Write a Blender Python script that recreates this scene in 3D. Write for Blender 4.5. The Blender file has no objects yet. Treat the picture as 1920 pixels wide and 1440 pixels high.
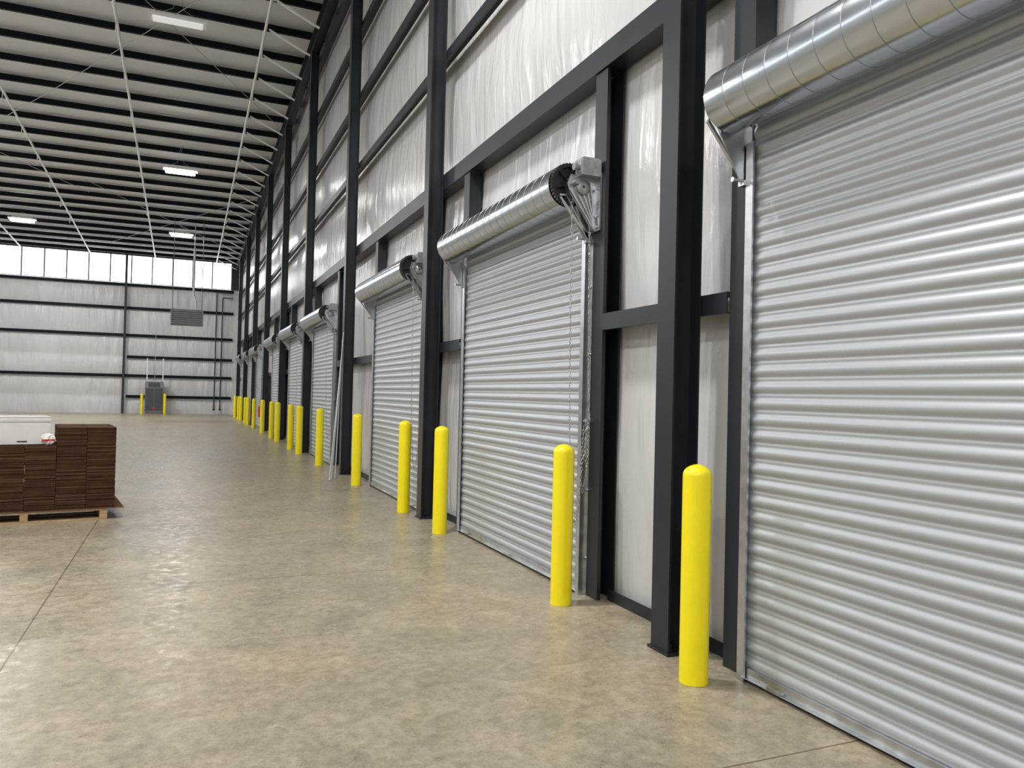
import bpy, math, random
from mathutils import Vector, Matrix, noise
random.seed(7)
scene=bpy.context.scene
COL=scene.collection

# ---------------------------------------------------------------- materials
def new_mat(name):
    m=bpy.data.materials.new(name); m.use_nodes=True
    nt=m.node_tree; b=nt.nodes['Principled BSDF']
    return m,nt,b
def mat(name,col,rough=.5,metal=0.,var=.0,vscale=4.,bump=0.,bscale=30.,stretch=(1,1,1),emit=None,es=0,coat=0.,rvar=0.,bdist=.01,spec=.5):
    m,nt,b=new_mat(name)
    b.inputs['Base Color'].default_value=(*col,1); b.inputs['Roughness'].default_value=rough
    b.inputs['Metallic'].default_value=metal; b.inputs['Coat Weight'].default_value=coat
    b.inputs['Specular IOR Level'].default_value=spec
    tc=nt.nodes.new('ShaderNodeTexCoord'); mp=nt.nodes.new('ShaderNodeMapping')
    mp.inputs['Scale'].default_value=stretch
    nt.links.new(tc.outputs['Object'],mp.inputs['Vector'])
    if var>0 or rvar>0:
        n=nt.nodes.new('ShaderNodeTexNoise'); n.inputs['Scale'].default_value=vscale; n.inputs['Detail'].default_value=6
        nt.links.new(mp.outputs[0],n.inputs['Vector'])
        if var>0:
            r=nt.nodes.new('ShaderNodeValToRGB')
            r.color_ramp.elements[0].position=.3; r.color_ramp.elements[1].position=.7
            r.color_ramp.elements[0].color=(*[c*(1-var) for c in col],1)
            r.color_ramp.elements[1].color=(*[min(1,c*(1+var)) for c in col],1)
            nt.links.new(n.outputs['Fac'],r.inputs['Fac']); nt.links.new(r.outputs['Color'],b.inputs['Base Color'])
        if rvar>0:
            mr=nt.nodes.new('ShaderNodeMapRange'); mr.inputs['To Min'].default_value=max(.03,rough-rvar); mr.inputs['To Max'].default_value=rough+rvar
            nt.links.new(n.outputs['Fac'],mr.inputs['Value']); nt.links.new(mr.outputs[0],b.inputs['Roughness'])
    if bump>0:
        n2=nt.nodes.new('ShaderNodeTexNoise'); n2.inputs['Scale'].default_value=bscale; n2.inputs['Detail'].default_value=3
        nt.links.new(mp.outputs[0],n2.inputs['Vector'])
        bp=nt.nodes.new('ShaderNodeBump'); bp.inputs['Strength'].default_value=bump; bp.inputs['Distance'].default_value=bdist
        nt.links.new(n2.outputs['Fac'],bp.inputs['Height']); nt.links.new(bp.outputs[0],b.inputs['Normal'])
    if emit:
        b.inputs['Emission Color'].default_value=(*emit,1); b.inputs['Emission Strength'].default_value=es
    return m
M_steel=mat('dark_painted_steel',(.012,.015,.021),.42,var=.25,vscale=3,bump=.05,bscale=60,bdist=.003)
M_purlin=mat('black_purlin_paint',(.003,.005,.008),.5,var=.2,vscale=3,spec=.15)
M_gal=mat('galvanised_steel',(.55,.57,.59),.33,1.,var=.15,vscale=12,rvar=.08)
M_barrel=mat('galvanised_roll',(.58,.625,.68),.22,1.,var=.03,vscale=5,rvar=.02,stretch=(1,3,1))
M_seam=mat('roll_seam',(.36,.38,.41),.32,1.)
M_curtain=mat('curtain_steel',(.44,.465,.49),.42,.35)
M_yellow=mat('yellow_paint',(.92,.77,.001),.35,var=.03,vscale=6,bump=.12,bscale=40,coat=.15,bdist=.004)
M_black=mat('black_iron',(.02,.02,.022),.4,.2)
M_cast=mat('cast_aluminium',(.36,.37,.37),.45,.7,var=.2,vscale=20)
M_rubber=mat('black_rubber',(.012,.012,.012),.7)
M_conduit=mat('grey_conduit',(.45,.46,.47),.4,.2)
M_whitep=mat('white_fixture_paint',(.90,.91,.92),.4)
M_grayp=mat('grey_enclosure_paint',(.06,.067,.075),.45,var=.1)
M_heater=mat('heater_grey',(.20,.20,.205),.5,var=.1)
M_grille=mat('heater_grille_grey',(.32,.32,.32),.5)
M_red=mat('red_paint',(.5,.02,.015),.35)
M_card=mat('dark_brown_cardboard',(.078,.038,.023),.9,var=.2,vscale=5,spec=.08)
M_card2=mat('kraft_cardboard',(.12,.063,.039),.9,var=.15,vscale=5,spec=.08)
M_wood=mat('pallet_wood',(.40,.27,.14),.75,var=.3,vscale=5,bump=.3,stretch=(1,8,8),bdist=.003)
M_box=mat('white_carton',(.68,.67,.66),.6,var=.05)
M_tape=mat('packing_tape',(.5,.48,.44),.3)
M_plastic=mat('clear_white_plastic',(.75,.73,.72),.2)
M_lens=mat('lamp_lens',(1,1,1),.3,emit=(1,.99,.95),es=16)
M_lensoff=mat('unlit_lens_glow',(.85,.86,.87),.3,emit=(.95,.98,1.),es=.4)  # switched-off fixture; faint glow added so its lens shows up white
M_frame=mat('window_frame_grey',(.16,.165,.175),.5)

def insulation(name,col,wr=.55,rough=.33,sc=(1.,3.,.6),ns=2.2):
    m,nt,b=new_mat(name); N=nt.nodes; L=nt.links
    b.inputs['Roughness'].default_value=rough
    tc=N.new('ShaderNodeTexCoord')
    n=N.new('ShaderNodeTexNoise'); n.inputs['Scale'].default_value=.8; n.inputs['Detail'].default_value=5
    L.new(tc.outputs['Object'],n.inputs['Vector'])
    r=N.new('ShaderNodeValToRGB'); r.color_ramp.elements[0].position=.3; r.color_ramp.elements[1].position=.7
    r.color_ramp.elements[0].color=(*[c*.88 for c in col],1); r.color_ramp.elements[1].color=(*col,1)
    L.new(n.outputs['Fac'],r.inputs['Fac']); L.new(r.outputs[0],b.inputs['Base Color'])
    mp=N.new('ShaderNodeMapping'); mp.inputs['Scale'].default_value=sc; mp.inputs['Rotation'].default_value=(.12,0,0)
    L.new(tc.outputs['Object'],mp.inputs['Vector'])
    n2=N.new('ShaderNodeTexNoise'); n2.inputs['Scale'].default_value=ns; n2.inputs['Detail'].default_value=3.5; n2.inputs['Distortion'].default_value=.7
    L.new(mp.outputs[0],n2.inputs['Vector'])
    n3=N.new('ShaderNodeTexNoise'); n3.inputs['Scale'].default_value=55; n3.inputs['Detail'].default_value=2
    L.new(tc.outputs['Object'],n3.inputs['Vector'])
    b1=N.new('ShaderNodeBump'); b1.inputs['Strength'].default_value=wr; b1.inputs['Distance'].default_value=.045
    L.new(n2.outputs['Fac'],b1.inputs['Height'])
    b2=N.new('ShaderNodeBump'); b2.inputs['Strength'].default_value=.15; b2.inputs['Distance'].default_value=.004
    L.new(n3.outputs['Fac'],b2.inputs['Height']); L.new(b1.outputs[0],b2.inputs['Normal'])
    L.new(b2.outputs[0],b.inputs['Normal'])
    return m
M_ins=insulation('vinyl_insulation',(.64,.64,.64),.55,.23,(1.,2.3,.65))
M_insfar=insulation('vinyl_insulation_end',(.66,.665,.67),1.,.33,(2.6,1.,.5))
M_insroof=insulation('roof_insulation',(.86,.89,.92),.4,.5,(1.,1.,1.),1.5)

def concrete():
    m,nt,b=new_mat('stained_concrete'); N=nt.nodes; L=nt.links
    tc=N.new('ShaderNodeTexCoord')
    def nz(s,d=6,dist=0.,rg=.65):
        n=N.new('ShaderNodeTexNoise'); n.inputs['Scale'].default_value=s; n.inputs['Detail'].default_value=d; n.inputs['Distortion'].default_value=dist
        n.inputs['Roughness'].default_value=rg
        L.new(tc.outputs['Object'],n.inputs['Vector']); return n
    def ramp(src,p0,c0,p1,c1):
        r=N.new('ShaderNodeValToRGB'); r.color_ramp.elements[0].position=p0; r.color_ramp.elements[1].position=p1
        r.color_ramp.elements[0].color=(*c0,1); r.color_ramp.elements[1].color=(*c1,1); L.new(src,r.inputs['Fac']); return r
    def mix(kind,f,a,c):
        x=N.new('ShaderNodeMix'); x.data_type='RGBA'; x.blend_type=kind
        if isinstance(f,float): x.inputs['Factor'].default_value=f
        else: L.new(f,x.inputs['Factor'])
        L.new(a,x.inputs['A'])
        if isinstance(c,tuple): x.inputs['B'].default_value=(*c,1)
        else: L.new(c,x.inputs['B'])
        return x.outputs['Result']
    big=nz(.6,7,.4,.65); mid=nz(2.4,9,.4,.68); fine=nz(14,9,.2,.72); speck=nz(70,4)
    c1=ramp(big.outputs['Fac'],.36,(.325,.295,.232),.66,(.42,.352,.256))
    c2=ramp(mid.outputs['Fac'],.35,(.76,.76,.75),.65,(1.09,1.08,1.06))
    c=mix('MULTIPLY',.85,c1.outputs[0],c2.outputs[0])
    c3=ramp(fine.outputs['Fac'],.35,(.64,.63,.61),.60,(1.10,1.10,1.08))
    c=mix('MULTIPLY',.8,c,c3.outputs[0])
    c4=ramp(speck.outputs['Fac'],.33,(.5,.46,.42),.45,(1.,1.,1.))
    c=mix('MULTIPLY',.65,c,c4.outputs[0])
    sep=N.new('ShaderNodeSeparateXYZ'); L.new(tc.outputs['Object'],sep.inputs[0])
    def joint(out,off,per):
        a=N.new('ShaderNodeMath'); a.operation='SUBTRACT'; L.new(out,a.inputs[0]); a.inputs[1].default_value=off
        w=N.new('ShaderNodeMath'); w.operation='WRAP'; L.new(a.outputs[0],w.inputs[0]); w.inputs[1].default_value=per/2; w.inputs[2].default_value=-per/2
        ab=N.new('ShaderNodeMath'); ab.operation='ABSOLUTE'; L.new(w.outputs[0],ab.inputs[0])
        lt=N.new('ShaderNodeMath'); lt.operation='LESS_THAN'; L.new(ab.outputs[0],lt.inputs[0]); lt.inputs[1].default_value=.005
        return lt.outputs[0]
    j1=joint(sep.outputs['X'],-.9,4.9); j2=joint(sep.outputs['Y'],2.75,4.13)
    mx=N.new('ShaderNodeMath'); mx.operation='MAXIMUM'; L.new(j1,mx.inputs[0]); L.new(j2,mx.inputs[1])
    c=mix('MIX',mx.outputs[0],c,(.14,.09,.055))
    L.new(c,b.inputs['Base Color'])
    b.inputs['Specular IOR Level'].default_value=.4
    rr=nz(10,9,.7,.7)
    mr=N.new('ShaderNodeMapRange'); mr.inputs['From Min'].default_value=.38; mr.inputs['From Max'].default_value=.60
    mr.inputs['To Min'].default_value=.22; mr.inputs['To Max'].default_value=.46
    L.new(rr.outputs['Fac'],mr.inputs['Value']); L.new(mr.outputs[0],b.inputs['Roughness'])
    bp=N.new('ShaderNodeBump'); bp.inputs['Strength'].default_value=.2; bp.inputs['Distance'].default_value=.005
    L.new(rr.outputs['Fac'],bp.inputs['Height']); L.new(bp.outputs[0],b.inputs['Normal'])
    return m
M_floor=concrete()
m,nt,b=new_mat('window_polycarbonate')
for n in list(nt.nodes):
    if n.type!='OUTPUT_MATERIAL': nt.nodes.remove(n)
o=[n for n in nt.nodes][0]
tr=nt.nodes.new('ShaderNodeBsdfTransparent'); tr.inputs[0].default_value=(.97,.98,.98,1)
gl=nt.nodes.new('ShaderNodeBsdfGlossy'); gl.inputs['Roughness'].default_value=.1
mx=nt.nodes.new('ShaderNodeMixShader'); mx.inputs[0].default_value=.04
nt.links.new(tr.outputs[0],mx.inputs[1]); nt.links.new(gl.outputs[0],mx.inputs[2]); nt.links.new(mx.outputs[0],o.inputs['Surface'])
M_glass=m

# ---------------------------------------------------------------- mesh builder
class MB:
    def __init__(s): s.v=[]; s.f=[]; s.sm=[]; s.mi=[]; s.cur=0
    def add(s,vs,fs,smooth=False):
        o=len(s.v); s.v+= [tuple(v) for v in vs]
        for f in fs: s.f.append([i+o for i in f]); s.sm.append(smooth); s.mi.append(s.cur)
    def box(s,x0,x1,y0,y1,z0,z1,M=None):
        vs=[Vector(p) for p in [(x0,y0,z0),(x1,y0,z0),(x1,y1,z0),(x0,y1,z0),(x0,y0,z1),(x1,y0,z1),(x1,y1,z1),(x0,y1,z1)]]
        if M: vs=[M@v for v in vs]
        s.add(vs,[(0,3,2,1),(4,5,6,7),(0,1,5,4),(1,2,6,5),(2,3,7,6),(3,0,4,7)])
    def bar(s,p0,p1,w,h=None,up=(0,0,1)):
        p0=Vector(p0);p1=Vector(p1);h=h or w; d=(p1-p0).normalized(); u=Vector(up)
        a=d.cross(u)
        if a.length<1e-4: a=d.cross(Vector((1,0,0)))
        a.normalize(); c=a.cross(d).normalized()
        vs=[]
        for p in (p0,p1):
            for i,j in ((-1,-1),(1,-1),(1,1),(-1,1)): vs.append(p+a*(i*w/2)+c*(j*h/2))
        s.add(vs,[(0,1,2,3),(7,6,5,4),(0,4,5,1),(1,5,6,2),(2,6,7,3),(3,7,4,0)])
    def cyl(s,p0,p1,r,n=16,r1=None,caps=True):
        p0=Vector(p0);p1=Vector(p1); r1=r if r1 is None else r1; d=(p1-p0).normalized()
        a=d.cross(Vector((0,0,1)))
        if a.length<1e-4: a=Vector((1,0,0))
        a.normalize(); c=d.cross(a)
        vs=[];fs=[]
        for p,rr in ((p0,r),(p1,r1)):
            for i in range(n):
                t=2*math.pi*i/n; vs.append(p+(a*math.cos(t)+c*math.sin(t))*rr)
        s.add(vs,[(i,(i+1)%n,n+(i+1)%n,n+i) for i in range(n)],True)
        if caps: s.add(vs,[list(range(n))[::-1],list(range(n,2*n))])
    def lathe(s,c,axis,prof,n=32):
        c=Vector(c); d=Vector(axis).normalized(); a=d.cross(Vector((0,0,1)))
        if a.length<1e-4: a=Vector((1,0,0))
        a.normalize(); e=d.cross(a); vs=[];fs=[]
        for t,r in prof:
            for i in range(n):
                q=2*math.pi*i/n; vs.append(c+d*t+(a*math.cos(q)+e*math.sin(q))*max(r,1e-4))
        for k in range(len(prof)-1):
            for i in range(n): fs.append((k*n+i,k*n+(i+1)%n,(k+1)*n+(i+1)%n,(k+1)*n+i))
        s.add(vs,fs,True)
    def extrude(s,poly,fn0,fn1):
        n=len(poly); vs=[fn0(p) for p in poly]+[fn1(p) for p in poly]
        s.add(vs,[(i,(i+1)%n,n+(i+1)%n,n+i) for i in range(n)]+[list(range(n))[::-1],list(range(n,2*n))])
    def tube(s,pts,r,n=8):
        for a,b in zip(pts[:-1],pts[1:]): s.cyl(a,b,r,n)
    def torus(s,c,R,r,M,sx=1.,n=10,k=5):
        vs=[];fs=[]
        for i in range(n):
            a=2*math.pi*i/n
            for j in range(k):
                q=2*math.pi*j/k
                vs.append(Vector(c)+M@Vector(((R+r*math.cos(q))*math.cos(a),r*math.sin(q),(R+r*math.cos(q))*math.sin(a)*sx)))
        for i in range(n):
            for j in range(k): fs.append((i*k+j,((i+1)%n)*k+j,((i+1)%n)*k+(j+1)%k,i*k+(j+1)%k))
        s.add(vs,fs,True)
    def mesh(s,name,mats,origin=(0,0,0)):
        me=bpy.data.meshes.new(name); o=Vector(origin)
        me.from_pydata([Vector(v)-o for v in s.v],[],s.f)
        for mm in (mats if isinstance(mats,(list,tuple)) else [mats]): me.materials.append(mm)
        me.polygons.foreach_set('use_smooth',s.sm); me.polygons.foreach_set('material_index',s.mi)
        me.validate(); me.update()
        import bmesh
        bm=bmesh.new(); bm.from_mesh(me); bmesh.ops.recalc_face_normals(bm,faces=bm.faces); bm.to_mesh(me); bm.free()
        return me
def link(o,parent=None):
    COL.objects.link(o)
    if parent: o.parent=parent
    return o
def obj(name,mb,mats,origin=(0,0,0),parent=None,label=None,cat=None,group=None,kind=None,bevel=0):
    o=bpy.data.objects.new(name,mb.mesh(name,mats,origin)); 
    link(o,parent); o.location=Vector(origin)
    tag(o,label,cat,group,kind)
    if bevel:
        md=o.modifiers.new('bevel','BEVEL'); md.width=bevel; md.segments=2; md.limit_method='ANGLE'
    return o
def tag(o,label=None,cat=None,group=None,kind=None):
    if label: o['label']=label
    if cat: o['category']=cat
    if group: o['group']=group
    if kind: o['kind']=kind
def empty(name,loc,label,cat,group=None,kind=None,rotz=0):
    e=bpy.data.objects.new(name,None); e.empty_display_size=.2; e.location=loc; e.rotation_euler=(0,0,rotz); COL.objects.link(e)
    tag(e,label,cat,group,kind); return e
def clone_tree(root,loc,rotz=None):
    r=root.copy(); COL.objects.link(r); r.location=loc
    if rotz is not None: r.rotation_euler=(0,0,rotz)
    for ch in list(root.children):
        c=ch.copy(); COL.objects.link(c); c.parent=r
    return r

# ---------------------------------------------------------------- layout constants
XW=3.02
XI=3.235
YF=52.0
XL=-15.0
YB=-7.0
def roofz(y): return 9.74+.0435*(YF-y)

mb=MB(); mb.box(XL,XI+.3,YB,YF+.3,-.2,0)
obj('floor',mb,M_floor,kind='structure',label='stained polished tan concrete slab floor with control joints')

levels=[-.6,2.2,4.35,6.0,7.4,8.8,10.2,11.7,13.2]
def pillow(z,s,amp):
    for a,c in zip(levels[:-1],levels[1:]):
        if a<=z<c:
            t=(z-a)/(c-a); p=math.sin(math.pi*t); break
    else: p=0
    q=noise.noise(Vector((s*.7,z*.25,3.)))
    f=noise.noise(Vector((s*2.4+z*.3,z*.5,9.)))*.5+noise.noise(Vector((s*5-z*.4,z*.9+s*.5,5.)))*.22
    k=.013 if z<4.35 else .029
    return amp*p*(.75+.5*q)+k*abs(f)*(.35+p)
ys=[]; y=YB
while y<YF:
    ys.append(y); y+= .045 if -0.5<y<16 else .11
ys.append(YF)
nz_=120; vs=[];fs=[]
for y in ys:
    top=roofz(y)-.005
    for k in range(nz_+1):
        z=top*k/nz_; vs.append((XI-pillow(z,y,.035 if z<4.35 else .065),y,z))
for i in range(len(ys)-1):
    for k in range(nz_):
        a=i*(nz_+1)+k; fs.append((a,a+1,a+nz_+2,a+nz_+1))
mb=MB(); mb.add(vs,fs,True)
obj('wall_right',mb,M_ins,kind='structure',label='white vinyl faced insulated wall with wrinkled sheeting')
def farwall(name,z0,z1fn,nzz,x0=XL,x1=XI+.25):
    xs=[x0+(x1-x0)*i/220 for i in range(221)]; vs=[];fs=[]
    lv=[-.5,1.05,2.3,3.43,4.73,6.37,7.85]
    for x in xs:
        for k in range(nzz+1):
            z=z0+(z1fn-z0)*k/nzz
            p=0
            for a,c in zip(lv[:-1],lv[1:]):
                if a<=z<c: p=math.sin(math.pi*(z-a)/(c-a))
            f=noise.noise(Vector((x*2.6,z*.4,1.)))
            vs.append((x,YF-.05*p-.09*abs(f)*(.2+p),z))
    for i in range(220):
        for k in range(nzz):
            a=i*(nzz+1)+k; fs.append((a,a+nzz+1,a+nzz+2,a+1))
    mb=MB(); mb.add(vs,fs,True)
    return obj(name,mb,M_insfar,kind='structure',label='white insulated end wall sheeting')
farwall('wall_far',0,7.85,70)
mb=MB(); mb.box(XL-.2,XL,YB,YF+.3,0,7.85)
vs=[(XL,YB,9.5),(XL,YF+.3,9.5),(XL,YF+.3,roofz(YF+.3)),(XL,YB,roofz(YB))]
mb.add(vs,[(0,1,2,3)])
y=YB
while y<YF:
    mb.box(XL-.1,XL,y,y+.25,7.85,9.5); y+=5.47
obj('wall_left',mb,M_insfar,kind='structure',label='white insulated side wall with daylight band')
mb=MB(); mb.box(XL-.2,XI+.3,YB-.2,YB,0,roofz(YB)+.1)
obj('wall_back',mb,M_insfar,kind='structure',label='white insulated end wall')
mb=MB(); vs=[];fs=[]
nyy=int((YF+.3-YB)/.19)
for i in range(nyy+1):
    y=YB+(YF+.3-YB)*i/nyy
    ph=((y-1.0)/1.524)%1
    for k in range(61):
        x=XL+(XI+.25-XL)*k/60
        vs.append((x,y,roofz(y)-.03*math.sin(math.pi*ph)-.02*noise.noise(Vector((x*1.8,y*2,0)))))
for i in range(nyy):
    for k in range(60):
        a=i*61+k; fs.append((a,a+1,a+62,a+61))
mb.add(vs,fs,True)
obj('ceiling',mb,M_insroof,kind='structure',label='white insulated sloping metal roof underside')

xw=2.6; n=1; W=1.14
while xw-W>XL:
    mb=MB()
    x0,x1=xw-W,xw; z0,z1=7.86,9.56; f=.034
    mb.box(x0,x0+f,YF-.05,YF+.04,z0,z1); mb.box(x1-f,x1,YF-.05,YF+.04,z0,z1)
    mb.box(x0+f,x1-f,YF-.05,YF+.04,z0,z0+f); mb.box(x0+f,x1-f,YF-.05,YF+.04,z1-f,z1)
    mb.cur=1; mb.box(x0+f,x1-f,YF-.012,YF-.004,z0+f,z1-f)
    obj('window_%d'%n,mb,[M_frame,M_glass],origin=((x0+x1)/2,YF,z0),kind='structure',label='clerestory daylight window panel with grey frame')
    xw-=W; n+=1
mb=MB(); mb.box(xw,2.6,YF-.02,YF+.05,9.565,9.74); mb.box(2.605,XI+.25,YF-.02,YF+.05,7.85,9.74)
obj('trim_1',mb,M_steel,kind='structure',label='dark flashing around the clerestory windows')

# ---------------------------------------------------------------- columns
colY=[-1.32]+[4.16+5.47*i for i in range(9)]
def ipoly(d,w,tf,tw):
    h=w/2; return [(0,-h),(tf,-h),(tf,-tw/2),(d-tf,-tw/2),(d-tf,-h),(d,-h),(d,h),(d-tf,h),(d-tf,tw/2),(tf,tw/2),(tf,h),(0,h)]
XC=2.82
for y in colY:
    zt=roofz(y+.1)-.25-.463
    mb=MB(); P=ipoly(.198,.19,.014,.012)
    mb.extrude(P,lambda p:(XC+p[0],y+p[1],.018),lambda p:(XC+p[0],y+p[1],zt))
    root=obj('steel_column',mb,M_steel,origin=(XC+.1,y,0),label='tall black painted steel wide flange column standing against the wall',cat='column',group='steel columns along the door wall')
    mb=MB(); mb.box(-.115,.115,-.115,.115,0.001,.018)
    for a in (-.06,.06):
        for c in (-.06,.06): mb.cyl((a,c,.018),(a,c,.06),.012,8); mb.cyl((a,c,.018),(a,c,.032),.022,6)
    bp=obj('base_plate',mb,M_steel,parent=root)
P=[(-.1,-.46),(.1,-.46),(.1,-.44),(.008,-.44),(.008,-.02),(.1,-.02),(.1,0),(-.1,0),(-.1,-.02),(-.008,-.02),(-.008,-.44),(-.1,-.44)]
mb=MB()
mb.extrude(P,lambda p:(XC+.1+p[0],YB+.01,roofz(YB)-.25+p[1]),lambda p:(XC+.1+p[0],YF-.3,roofz(YF-.3)-.25+p[1]))
obj('steel_rafter',mb,M_steel,origin=(XC+.1,YB,roofz(YB)),label='black steel roof beam running along the top of the door wall',cat='beam')

# girts
doorC=[2.10,7.07,11.74,18.6,23.4,28.4,35.45,40.2,45.1]
HW=1.48; JO=.23
def girt(y0,y1,z,h=.09,big=False):
    mb=MB(); t=.006
    x0,x1=XW+.004,XI-.035
    if big:
        mb.box(x0,x0+t,y0,y1,z-.10,z+.10); mb.box(x0+t,x1,y0,y1,z-.10,z-.10+t); mb.box(x0+t,x1,y0,y1,z+.10-t,z+.10)
    else:
        mb.box(x0,x1,y0,y1,z+h/2-t,z+h/2); mb.box(x0,x0+t,y0,y1,z-h/2,z+h/2-t); mb.box(x0+t,x0+.03,y0,y1,z-h/2,z-h/2+t)
    return obj('wall_girt',mb,M_steel,origin=(x0,(y0+y1)/2,z),label=('deep black steel header girt running above the doors' if big else 'black steel girt running horizontally across the white wall'),cat='beam',group='black wall girts')
girt(YB+.01,YF-.3,4.34,big=True)
for z in (6.0,7.4,8.8,10.2,11.2):
    ymax=min(YF-.3, YF-(z+.8-9.74)/.0435)
    if ymax>YB+2: girt(YB+.01,ymax,z,h=.13)
edges=[YB+.01]
for c in doorC: edges+= [c-HW-JO-.005,c+HW+JO+.005]
edges.append(YF-.3)
for a,c in zip(edges[0::2],edges[1::2]):
    if c-a>.2: girt(a,c,2.2,h=.13)
mb=MB()
for a,c in zip(edges[0::2],edges[1::2]):
    if c-a>.2: mb.box(XI-.1,XI-.094,a,c,0.001,.09); mb.box(XI-.094,XI-.03,a,c,0.001,.008)
obj('baseboard_right',mb,M_steel,kind='structure',label='dark steel base channel at the foot of the wall')

for z,x0 in ((1.05,-3.2),(2.3,XL+.01),(3.43,-3.2),(4.73,XL+.01),(6.37,XL+.01),(7.76,XL+.01)):
    mb=MB(); mb.box(x0,2.75,YF-.2,YF-.13,z+.05,z+.056); mb.box(x0,2.75,YF-.206,YF-.2,z-.11,z+.056); mb.box(x0,2.75,YF-.2,YF-.17,z-.11,z-.104)
    obj('wall_girt',mb,M_purlin,origin=(-3,YF-.2,z),label='black steel girt crossing the white end wall',cat='beam',group='end wall girts')
for x in (-3.35,-10.6):
    mb=MB(); mb.extrude(ipoly(.2,.12,.012,.01),lambda p:(x+p[1],YF-.42+p[0],.002),lambda p:(x+p[1],YF-.42+p[0],9.5))
    obj('steel_column',mb,M_steel,origin=(x,YF-.3,0),label='black steel column standing against the end wall',cat='column',group='end wall columns')

# purlins
y=1.0
py=[]
while y<YF-.3:
    if y>2: py.append(y)
    y+=1.524
mb=MB(); t=.006
mb.box(0.01,XI-.05-XL,-.003,.003,-.225,-.02); mb.box(.01,XI-.05-XL,.003,.08,-.026,-.02); mb.box(.01,XI-.05-XL,-.08,-.003,-.225,-.219); mb.box(.01,XI-.05-XL,-.08,-.074,-.219,-.195)
pm=mb.mesh('roof_purlin',M_purlin)
for y in py:
    o=bpy.data.objects.new('roof_purlin',pm); COL.objects.link(o); o.location=(XL,y,roofz(y)-.02)
    tag(o,'black steel roof purlin spanning under the white roof insulation','beam','roof purlins')
mb=MB(); mb.bar((0,0,0),(-1.05,0,.47),.045,.045)
bm_=mb.mesh('fly_brace',M_whitep)
for y in py:
    o=bpy.data.objects.new('fly_brace',bm_); COL.objects.link(o); o.location=(XC-.005,y-.06,roofz(y)-.25-.43)
    tag(o,'thin light grey diagonal brace between roof purlin and beam','brace','fly braces under the roof')
for x in (1.67,-1.8,-5.3,-8.8,-12.3):
    mb=MB(); r=.037
    mb.cyl((x,YB+.01,roofz(YB)-.30),(x,YF-.5,roofz(YF-.5)-.30),r,8)
    k=2.5
    while k<YF-1: 
        zz=roofz(k)-.30; mb.cyl((x,k-.06,zz),(x,k+.06,zz),r*1.5,8); k+=3.05
    for yy in py[::2]: mb.cyl((x,yy,roofz(yy)-.3),(x,yy,roofz(yy)-.24),.008,6)
    obj('ceiling_pipe',mb,M_whitep,origin=(x,YB,10),label='slim light grey pipe running along the underside of the roof purlins',cat='pipe',group='pipes under the roof')
for (a,c) in (((2.7,15),(-4,27)),((2.7,27),(-4,15)),((2.7,36),(-4,48)),((2.7,48),(-4,36)),((-4,27),(-10.5,38)),((-4,38),(-10.5,27))):
    mb=MB(); mb.cyl((a[0],a[1],roofz(a[1])-.36),(c[0],c[1],roofz(c[1])-.36),.009,6)
    obj('brace_rod',mb,M_conduit,origin=(a[0],a[1],roofz(a[1])-.36),label='thin steel bracing rod stretched diagonally under the roof',cat='rod',group='roof bracing rods')
mb=MB(); mb.cyl((0,0,0),(0,0,-.32),.012,6); mb.cyl((0,0,-.32),(0,0,-.36),.025,8)
dm=mb.mesh('sprinkler_drop',M_whitep)
for x in (1.67,-1.8,-5.3,-8.8):
    k=18.4
    while k<44:
        o=bpy.data.objects.new('sprinkler_drop',dm); COL.objects.link(o); o.location=(x,k,roofz(k)-.32)
        tag(o,'small white sprinkler drop hanging under a roof pipe','sprinkler','sprinkler drops under the roof'); k+=3.05

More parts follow.
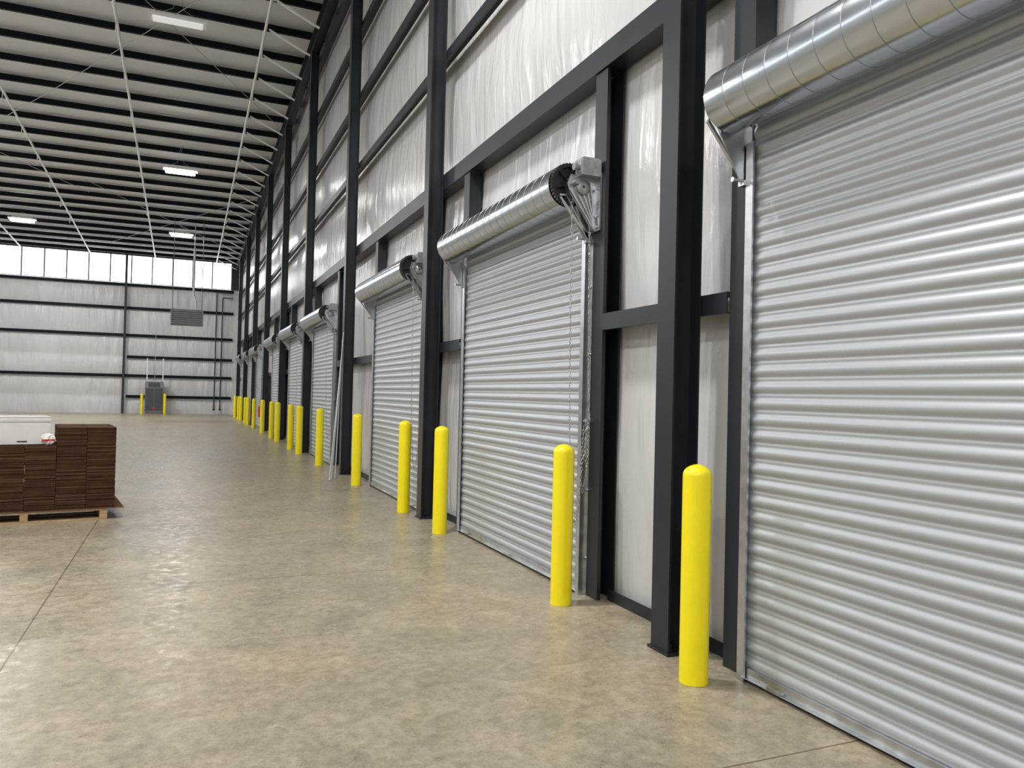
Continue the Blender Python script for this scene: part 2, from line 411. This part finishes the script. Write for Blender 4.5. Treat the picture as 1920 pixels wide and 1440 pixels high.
# ---------------------------------------------------------------- rolling doors
RB=.178; BX=-.195; BZ=3.31
def build_door(loc):
    root=empty('door_1',loc,'corrugated grey steel roll-up door with galvanised barrel','roll-up door','row of roll-up doors','structure')
    P=.0925; z0=.075; z1=3.26; ncor=int((z1-z0)/P); prof=[]
    K=14
    for i in range(ncor):
        for k in range(K):
            t=k/K
            bx=-.0125*math.sin(math.pi*min(1,t/.68)) if t<.68 else 0
            bx+= -.0028*math.exp(-((t-.84)/.06)**2)
            prof.append((bx,z0+(i+t)*P))
    prof.append((0,z0+ncor*P))
    vs=[];n=len(prof)
    cols=[-HW,-HW/2,0,HW/2,HW]
    for yy in cols:
        for px,pz in prof: vs.append((px,yy,pz))
    fs=[(c*n+i,c*n+i+1,(c+1)*n+i+1,(c+1)*n+i) for c in range(len(cols)-1) for i in range(n-1)]
    mb=MB(); mb.add(vs,fs,True); obj('curtain',mb,M_curtain,parent=root)
    mb=MB(); mb.box(-.022,.01,-HW+.01,HW-.01,.025,.08); mb.box(-.05,-.022,-HW+.01,HW-.01,.025,.03)
    for yy in (-1.2,0,1.2): mb.box(-.045,-.022,yy-.06,yy+.06,.03,.045)
    obj('bottom_bar',mb,M_gal,parent=root,bevel=.002)
    mb=MB(); mb.box(-.015,.01,-HW+.01,HW-.01,.001,.025); obj('bottom_seal',mb,M_rubber,parent=root)
    mb=MB(); yy=-HW; bw=2*HW/18; j=0
    mb.lathe((BX,0,BZ),(0,1,0),[(-HW,.02),(-HW,RB-.001)],72)
    while yy<HW-.05:
        y2=min(yy+bw,HW)
        d=.0003 if j%2 else -.0001
        mb.cur=0; mb.lathe((BX,0,BZ),(0,1,0),[(yy,RB-.0004),(yy+.012,RB),(yy+bw*.5,RB+d),(y2-.012,RB),(y2,RB-.0004)],72)
        if y2<HW-.01: mb.cur=1; mb.lathe((BX,0,BZ),(0,1,0),[(y2-.0015,RB-.0008),(y2-.0012,RB+.001),(y2+.0012,RB+.001),(y2+.0015,RB-.0008)],72)
        yy+=bw; j+=1
    mb.cur=0
    mb.lathe((BX,0,BZ),(0,1,0),[(HW,RB),(HW+.004,RB-.004)],72); mb.lathe((BX,0,BZ),(0,1,0),[(HW+.004,RB-.004),(HW+.004,RB-.022)],72)
    mb.lathe((BX,0,BZ),(0,1,0),[(HW+.004,RB-.022),(HW-.03,RB-.026)],72); mb.lathe((BX,0,BZ),(0,1,0),[(HW-.03,RB-.026),(HW-.03,.02)],72)
    obj('barrel',mb,[M_barrel,M_seam],parent=root)
    mb=MB(); mb.cyl((BX,-HW-.16,BZ),(BX,HW+.1,BZ),.02,16); obj('shaft',mb,M_cast,parent=root)
    for s in (-1,1):
        mb=MB(); ya=s*(HW-.03); yb=s*(HW+.03); a,c=min(ya,yb),max(ya,yb)
        mb.box(-.04,-.036,a,c,.002,3.1); mb.box(.016,.02,a,c,.002,3.1)
        e=yb; mb.box(-.036,.016,min(e,e-s*.004),max(e,e-s*.004),.002,3.1)
        mb.box(-.036,-.028,min(ya,ya+s*.006),max(ya,ya+s*.006),.002,3.1)
        mb.box(.016,.0195,min(yb,yb+s*.03),max(yb,yb+s*.03),.002,3.1)
        for z in [.3+.55*i for i in range(6)]:
            mb.cyl((.016,yb+s*.015,z),(.004,yb+s*.015,z),.011,6)
        obj('guide',mb,M_gal,parent=root)
        mb=MB(); ya=s*(HW+.04); yb=s*(HW+JO)
        def bx(y0,y1,x0,x1): mb.box(x0,x1,min(y0,y1),max(y0,y1),.002,4.235)
        bx(ya,yb,.021,.028); bx(ya,ya+s*.007,.028,.175); bx(ya,yb,.168,.175); bx(yb-s*.007,yb,.028,.05)
        obj('jamb',mb,M_steel,parent=root)
    def bracket(s):
        mb=MB(); y=s*(HW+.045)
        mb.box(-.05,.01,y-.005,y+.04 if s>0 else y+.005,2.86,3.06)
        poly=[(-.03,2.86),(-.06,2.86),(BX-.02,3.14),(BX-.05,3.30),(BX-.03,3.36),(BX+.04,3.36),(.01,3.20),(.01,2.86)]
        mb.extrude(poly,lambda p:(p[0],y-.003,p[1]),lambda p:(p[0],y+.003,p[1]))
        for px,pz in ((BX-.1,3.20),(BX-.045,3.22),(BX+.02,3.24),(BX+.09,3.23),(.0,3.2)):
            mb.bar((-.035,y+s*.012,2.89),(px,y+s*.012,pz),.016,.02,up=(0,1,0))
        mb.bar((BX-.105,y+s*.012,3.215),(.01,y+s*.012,3.235),.014,.02,up=(0,1,0))
        mb.cyl((BX,y-.02,BZ),(BX,y+.02,BZ),.045,20)
        mb.bar((-.06,y+s*.0,2.87),(.02,y+s*.0,2.87),.05,.03)
        mb.cyl((-.12,y,2.885),(-.02,y,2.885),.009,8); mb.cyl((-.125,y,2.885),(-.11,y,2.885),.016,6)
        return mb
    obj('bracket',bracket(1),M_gal,parent=root)
    mb=bracket(-1); y=-(HW+.10)
    poly=[(.012,2.95),(-.03,2.95),(BX-.03,3.22),(BX-.06,3.30),(BX-.03,3.38),(.012,3.38)]
    mb.extrude(poly,lambda p:(p[0],y-.004,p[1]),lambda p:(p[0],y+.004,p[1]))
    for k in range(5):
        mb.bar((-.02,y-.014,2.96+.02*k),(BX-.04+.045*k,y-.014,3.25+.02*k),.013,.02,up=(0,1,0))
    mb.box(.0,.018,y-.08,y+.1,2.94,3.40)
    for zz in (2.97,3.06,3.16,3.28,3.37): mb.cyl((0,y-.05,zz),(-.015,y-.05,zz),.013,6)
    obj('bracket',mb,M_gal,parent=root)
    mb=MB(); y=-(HW+.035)
    n=40; pts=[]
    for i in range(n*2):
        r=RB+(.0 if i%2 else -.01); a=math.pi*i/n; pts.append((r*math.cos(a),r*math.sin(a)))
    inner=[((RB-.035)*math.cos(math.pi*i/n),(RB-.035)*math.sin(math.pi*i/n)) for i in range(2*n)]
    vs=[(BX+p[0],y-.015,BZ+p[1]) for p in pts]+[(BX+p[0],y-.015,BZ+p[1]) for p in inner]+[(BX+p[0],y+.015,BZ+p[1]) for p in pts]+[(BX+p[0],y+.015,BZ+p[1]) for p in inner]
    m2=2*n; fs=[]
    for i in range(m2):
        j=(i+1)%m2
        fs+= [(i,j,m2+j,m2+i),(2*m2+i,3*m2+i,3*m2+j,2*m2+j),(i,2*m2+i,2*m2+j,j),(m2+i,m2+j,3*m2+j,3*m2+i)]
    mb.add(vs,fs)
    for k in range(6):
        a=k*math.pi/3+.2; mb.bar((BX,y,BZ),(BX+(RB-.03)*math.cos(a),y,BZ+(RB-.03)*math.sin(a)),.02,.02,up=(0,1,0))
    mb.cyl((BX,y-.03,BZ),(BX,y+.03,BZ),.05,24)
    mb.cyl((BX,y+.012,BZ),(BX,y+.014,BZ),RB-.02,32)
    mb.cyl((BX+.12,y-.04,BZ+.05),(BX+.12,y+.0,BZ+.05),.045,20)
    obj('gear_wheel',mb,M_black,parent=root)
    mb=MB(); y=-(HW+.11)
    mb.box(BX+.02,.0,y-.09,y+.03,3.36,3.50)
    for k in range(3): mb.box(BX+.02-.006,BX+.02,y-.08+.035*k,y-.065+.035*k,3.375,3.485)
    mb.box(BX+.04,-.02,y-.08,y+.02,3.50,3.508)
    mb.cyl((BX+.015,y-.04,3.43),(BX-.03,y-.04,3.43),.03,16)
    obj('gearbox',mb,M_cast,parent=root,bevel=.005)
    yc=-(HW+.09)
    mb=MB(); mb.lathe((BX+.07,yc-.03,3.28),(0,1,0),[(-.02,.01),(-.02,.06),(-.01,.062),(0,.048),(.01,.062),(.02,.06),(.02,.01)],24)
    obj('chain_wheel',mb,M_cast,parent=root)
    mb=MB()
    def chain(pts,step=.034):
        acc=[]; 
        for a,b in zip(pts[:-1],pts[1:]):
            a=Vector(a);b=Vector(b);L=(b-a).length; k=max(1,int(round(L/step)))
            for i in range(k): acc.append((a+(b-a)*(i/k),(b-a).normalized()))
        for i,(p,d) in enumerate(acc):
            q=d.to_track_quat('Z','Y').to_matrix()
            if i%2: q=q@Matrix.Rotation(math.pi/2,3,'Z')
            mb.torus(p,.0078,.0023,q,sx=2.1,n=8,k=4)
    A=Vector((BX+.005,yc+.02,3.26)); B=Vector((BX+.135,yc-.03,3.26))
    K0=(-.02,yc-.03,1.42)
    pts=[A,A+Vector((.004,.0,-.9)),A+Vector((.02,.0,-1.9)),A+Vector((.05,0,-2.55)),A+Vector((.075,0,-2.68)),A+Vector((.10,-.01,-2.60)),A+Vector((.13,-.02,-2.2)),K0]
    chain(pts)
    chain([B,(BX+.15,yc-.02,2.6),(BX+.17,yc-.01,1.9),(-.025,yc-.02,1.6),K0])
    chain([K0,(-.05,yc-.04,1.33),(-.06,yc-.04,1.12),(-.04,yc-.04,1.05),(-.02,yc-.03,1.18),K0])
    chain([K0,(-.05,yc+.0,1.36),(-.07,yc+.01,.95),(-.05,yc+.0,.85),(-.03,yc-.02,1.0),K0])
    obj('chain',mb,M_gal,parent=root)
    mb=MB(); mb.box(-.04,.02,yc-.03,yc+.01,1.40,1.43); mb.box(-.05,-.035,yc-.05,yc+.02,1.405,1.42)
    obj('chain_keeper',mb,M_gal,parent=root)
    return root
d1=build_door((XW,doorC[0],0))
for i,c in enumerate(doorC[1:]):
    r=clone_tree(d1,(XW,c,0)); r.name='door_%d'%(i+2)

yc=32.6
r=empty('door_10',(XW+.02,yc,0),'grey steel personnel door in a dark frame','door',None,'structure')
mb=MB(); mb.box(-.02,.08,-.56,-.48,.001,2.2); mb.box(-.02,.08,.48,.56,.001,2.2); mb.box(-.02,.08,-.48,.48,2.12,2.2)
obj('frame',mb,M_steel,parent=r)
mb=MB(); mb.box(.02,.06,-.478,.478,.01,2.118)
obj('leaf',mb,M_grayp,parent=r)
mb=MB(); mb.box(-.03,-.01,-.4,.38,1.0,1.05); mb.box(-.01,.02,-.4,-.36,1.0,1.05); mb.box(-.01,.02,.34,.38,1.0,1.05)
obj('push_bar',mb,M_gal,parent=r)

# ---------------------------------------------------------------- bollards
mb=MB(); R=.082
prof=[(0.001,R),(1.165,R),(1.18,R-.001),(1.195,R-.006),(1.21,R-.018),(1.223,R-.038),(1.231,R-.06),(1.235,0)]
mb.lathe((0,0,0),(0,0,1),prof,48)
bm_=mb.mesh('bollard',M_yellow)
bol=[(2.71,3.65),(2.73,5.37),(2.75,8.52),(2.76,10.15),(2.76,13.25),(2.73,17.0),(2.71,20.05),(2.71,21.75),(2.71,25.0),(2.71,26.75),(2.71,30.05),(2.71,33.8),(2.71,37.05),(2.71,38.65),(2.71,41.75),(2.71,43.5),(2.71,46.7),(-2.28,51.0),(-1.03,51.0)]
for i,(x,y) in enumerate(bol):
    o=bpy.data.objects.new('bollard',bm_); COL.objects.link(o); o.location=(x,y,0); o.rotation_euler=(0,0,i*.7)
    tag(o,'yellow painted round steel bollard beside '+('the grey electrical cabinet' if i>16 else 'a roll-up door'),'bollard','yellow bollards')

for i,(bx_,by,tx,ty,tz,r) in enumerate(((2.50,14.15,2.808,15.0,2.75,.010),(2.60,14.35,2.808,15.08,2.6,.010),(2.44,14.0,2.808,15.12,2.35,.011))):
    mb=MB(); mb.cyl((bx_,by,.004),(tx-.0,ty,tz),r,10)
    obj('metal_rod',mb,M_conduit,origin=(bx_,by,0),label='long thin grey metal conduit leaning against a black column',cat='rod',group='conduits leaning on the column')

r=empty('fire_extinguisher',(2.73,31.2,.55),'red fire extinguisher hung on a black column','fire extinguisher')
mb=MB(); mb.lathe((0,0,0),(0,0,1),[(0,0),(0,.07),(.02,.075),(.38,.075),(.44,.055),(.48,.025),(.54,.025)],24); obj('cylinder_body',mb,M_red,parent=r)
mb=MB(); mb.box(-.02,.02,-.03,.03,.54,.6); mb.bar((0,-.03,.6),(0,.1,.64),.02); mb.bar((0,-.03,.56),(0,.1,.56),.015); obj('valve',mb,M_black,parent=r)
mb=MB(); mb.tube([(0,-.03,.57),(0,-.1,.52),(0,-.11,.3),(0,-.1,.15)],.012); obj('hose',mb,M_black,parent=r)
mb=MB(); mb.box(.076,.092,-.04,.25,.1,.5); obj('wall_bracket',mb,M_black,parent=r)

# ---------------------------------------------------------------- electrical cabinet on end wall
r=empty('electrical_cabinet',(-1.63,51.3,0),'dark grey electrical switchgear cabinet standing between yellow bollards','electrical cabinet')
mb=MB(); mb.box(-.5,.5,-.25,.25,.1,1.95); mb.box(-.46,.46,-.21,.22,.001,.1); obj('body',mb,M_heater,parent=r,bevel=.01)
for x0,x1,z0,z1 in ((-.46,-.02,.2,1.55),(.02,.46,.2,1.55),(-.3,.3,1.62,1.88)):
    mb=MB(); mb.box(x0,x1,-.275,-.252,z0,z1); mb.cyl((x1-.06,-.275,(z0+z1)/2),(x1-.06,-.31,(z0+z1)/2),.02,10); mb.box(x1-.07,x1-.05,-.32,-.305,(z0+z1)/2-.08,(z0+z1)/2+.03)
    obj('door_panel',mb,M_grayp,parent=r)
mb=MB(); mb.box(-.1,.1,-.283,-.277,.32,.42); obj('warning_label',mb,M_red,parent=r)
for x in (-.42,.45): 
    mb=MB(); mb.cyl((x,.1,1.95),(x,.1,3.35),.03,10); obj('conduit',mb,M_whitep,parent=r)
mb=MB(); mb.cyl((0,.12,1.95),(0,.12,5.0),.015,8); obj('conduit',mb,M_conduit,parent=r)
for x,zt,zb in ((1.75,7.6,.35),(2.1,7.3,.35)):
    mb=MB(); mb.cyl((x,51.62,zb),(x,51.62,zt),.035,10); mb.cyl((x,51.62,zb-.1),(x,51.62,zb),.07,10)
    for z in (1.05,3.43,6.37): mb.cyl((x,51.62,z-.05),(x,51.62,z+.05),.055,10)
    mb.cyl((x,51.62,zt),(2.7,51.62,zt+.0),.035,10); mb.box(x-.03,x+.03,51.62,51.79,3.38,3.44)
    obj('standpipe',mb,M_steel,origin=(x,51.62,zb),label='black vertical sprinkler standpipe fixed to the end wall',cat='pipe',group='standpipes in the corner')

# ---------------------------------------------------------------- unit heater
hx,hy,hz=.05,42.0,4.74
r=empty('unit_heater',(hx,hy,hz),'grey louvered gas unit heater hanging from the roof','heater')
HH=.78
mb=MB(); mb.box(-.75,.75,-.35,.45,0,HH); obj('housing',mb,M_heater,parent=r,bevel=.02)
mb=MB()
for k in range(7): mb.box(-.7,.7,-.42,-.352,.06+k*.1,.085+k*.1)
mb.box(-.73,-.7,-.42,-.352,.03,HH-.03); mb.box(.7,.73,-.42,-.352,.03,HH-.03)
obj('louver_grille',mb,M_grille,parent=r)
mb=MB(); mb.tube([(.42,.2,HH),(.42,.2,1.25),(.28,.4,1.6),(.28,.4,3.9)],.05,14); mb.cyl((.28,.4,3.9),(.28,.4,roofz(42.4)-hz-.03),.02,8); obj('flue_pipe',mb,M_conduit,parent=r)
for x in (-.68,.68):
    for yy in (-.28,.38):
        mb=MB(); mb.cyl((x,yy,HH),(x,yy,roofz(hy)-hz-.05),.010,6); obj('hanger_rod',mb,M_grayp,parent=r)

# ---------------------------------------------------------------- high bay lights
def highbay(x,y,z,power):
    r=empty('high_bay_light',(x,y,z),('white linear LED high bay light glowing under the roof' if power else 'unlit white linear high bay light hanging on wires, faint glow added'),'ceiling light','high bay lights')
    mb=MB(); mb.box(-.56,.56,-.16,.16,.02,.07); mb.box(-.42,.42,-.1,.1,.07,.11)
    mb.box(-.58,-.56,-.17,.17,.0,.08); mb.box(.56,.58,-.17,.17,.0,.08)
    obj('housing',mb,M_whitep,parent=r,bevel=.004)
    dz=.11 if power else .01
    mb=MB(); mb.box(-.5,.5,-.13,.13,-dz,.019); obj('lens',mb,M_lens if power else M_lensoff,parent=r,bevel=.03 if power else .004)
    for xx in (-.5,.5):
        mb=MB(); mb.cyl((xx,0,.08),(xx*.2,0,.3),.004,5); mb.cyl((xx*.2,0,.3),(0,0,roofz(y)-z-.26),.004,5); obj('hanging_wire',mb,M_conduit,parent=r)
    if power:
        l=bpy.data.lights.new('lamp','AREA'); l.shape='RECTANGLE'; l.size=1.0; l.size_y=.26; l.energy=power; l.color=(1,.985,.965)
        lo=bpy.data.objects.new('lamp',l); COL.objects.link(lo); lo.parent=r; lo.location=(0,0,-.125)
for y,pa,pb in ((-5.5,420,500),(6.0,520,500),(18.2,0,520),(30.6,60,660),(43.3,260,700)):  # rows nearest the camera are out of view, added for illumination
    highbay(-.33,y,9.5,pa); highbay(-7.35,y,9.5,pb)

# ---------------------------------------------------------------- pallet of flat cartons
ang=math.radians(9); c0=Vector((-.73,10.5,0))
R3=Matrix.Rotation(ang,4,'Z'); TM=Matrix.Translation(c0)@R3
def loc(u,v,z): return TM@Vector((u,v,z))
r=empty('wooden_pallet',loc(0,0,0),'light wooden pallet carrying stacked flat cartons','pallet',rotz=ang)
L=1.86; D=1.02
for u in (-.12,-L/2,-L+.02):
    mb=MB(); mb.box(u-.04,u+.04,.0,D,.02,.11); obj('stringer',mb,M_wood,parent=r)
for k in range(8):
    mb=MB(); mb.box(-L-.02,-.08,k*D/8+.005,(k+1)*D/8-.03,.11,.13); obj('deck_board',mb,M_wood,parent=r)
for v in (0.0,D/2-.05,D-.1):
    mb=MB(); mb.box(-L-.02,-.08,v,v+.1,.001,.02); obj('bottom_board',mb,M_wood,parent=r)
mb=MB(); mb.box(-1.80,.10,-.01,1.2,.131,.139)
o=obj('cardboard_sheet',mb,M_card2,label='flat brown cardboard sheet lying on the pallet',cat='cardboard'); o.location=c0; o.rotation_euler=(0,0,ang)
CW=.313
def bundle_mesh(h,seed):
    random.seed(seed); mb=MB(); n=int(h/.0135); t=h/n
    for k in range(n):
        j=random.uniform(-.002,.002); q=random.uniform(-.008,.008); g=.004
        mb.cur=1 if random.random()<.16 else 0
        mb.box(.002+j,CW-.002+j,.009+q,.485+q,k*t,(k+1)*t-g)
    mb.cur=0; mb.box(.012,CW-.012,.026,.47,0,h-.004)
    return mb.mesh('carton_bundle',[M_card,M_card2])
hA=.322; hB=.252
mA=[bundle_mesh(hA,i) for i in range(3)]; mBm=[bundle_mesh(hB,10+i) for i in range(3)]
for i in range(6):
    for dv in range(2):
        for k in range(3):
            h=hA if i<2 else hB
            o=bpy.data.objects.new('carton_bundle',(mA if i<2 else mBm)[(i+k+dv)%3]); COL.objects.link(o)
            o.location=loc(-(i+1)*CW,.01+dv*.5,.14+k*h); o.rotation_euler=(0,0,ang)
            tag(o,'bundle of dark brown flat folded cartons on the pallet','cardboard','flat carton bundles on the pallet')
zt=.14+3*hB
r=empty('white_carton',loc(-.96,.36,zt+.001),'closed white cardboard box on top of the brown cartons','box',rotz=ang+.1)
mb=MB(); mb.box(-.26,.26,-.17,.28,0,.32); obj('body',mb,M_box,parent=r,bevel=.004)
mb=MB(); mb.box(-.26,.26,-.173,.06,.321,.324); obj('flap',mb,M_box,parent=r)
mb=MB(); mb.box(-.26,.26,.068,.28,.321,.324); obj('flap',mb,M_box,parent=r)
mb=MB(); mb.box(-.26,.26,.04,.09,.325,.326); mb.box(-.26,.26,-.1735,-.1705,.26,.28); obj('tape',mb,M_tape,parent=r)
mb=MB(); mb.box(-.08,.02,-.1745,-.1705,.03,.042); obj('printed_mark',mb,M_black,parent=r)
mb=MB(); vs=[];n=16
for i in range(9):
    for j in range(n):
        a=2*math.pi*j/n; ph=math.pi*i/8
        rr=.062*(1+.6*noise.noise(Vector((math.cos(a)*2.5,math.sin(a)*2.5,ph*2))))
        vs.append((rr*math.sin(ph)*math.cos(a)*1.15,rr*math.sin(ph)*math.sin(a)*.85,.065+.065*-math.cos(ph)*(1+.3*noise.noise(Vector((a,ph,2))))))
fs=[(i*n+j,i*n+(j+1)%n,(i+1)*n+(j+1)%n,(i+1)*n+j) for i in range(8) for j in range(n)]
for q,f in enumerate(fs): mb.cur=1 if (q//n)in(3,) and q%n>8 else 0; mb.add([vs[i] for i in f],[(0,1,2,3)],False)
o=obj('plastic_bag',mb,[M_plastic,M_red],label='crumpled white and red plastic bag beside the white box',cat='bag'); o.location=loc(-.71,.075,zt+.004)

# ---------------------------------------------------------------- world, camera
w=bpy.data.worlds.new('World'); scene.world=w; w.use_nodes=True
bg=w.node_tree.nodes['Background']; bg.inputs[0].default_value=(.95,.98,1.,1); bg.inputs[1].default_value=3.6

f=1450.; th=math.atan(615/f); p=math.atan(22/f); ro=.0235
F=Vector((math.sin(th)*math.cos(p),math.cos(th)*math.cos(p),math.sin(p)))
R0=F.cross(Vector((0,0,1))).normalized(); U0=R0.cross(F).normalized()
Rv=R0*math.cos(ro)+U0*math.sin(ro); Uv=U0*math.cos(ro)-R0*math.sin(ro)
Mx=Matrix((Rv,Uv,-F)).transposed().to_4x4(); Mx.translation=Vector((0,0,1.6))
cam=bpy.data.cameras.new('camera'); co=bpy.data.objects.new('camera',cam); COL.objects.link(co)
co.matrix_world=Mx; cam.sensor_width=36; cam.lens=f/1920*36; cam.clip_end=200; cam.clip_start=.05
scene.camera=co
scene.view_settings.view_transform='Standard'
scene.view_settings.look='None'
scene.view_settings.exposure=0
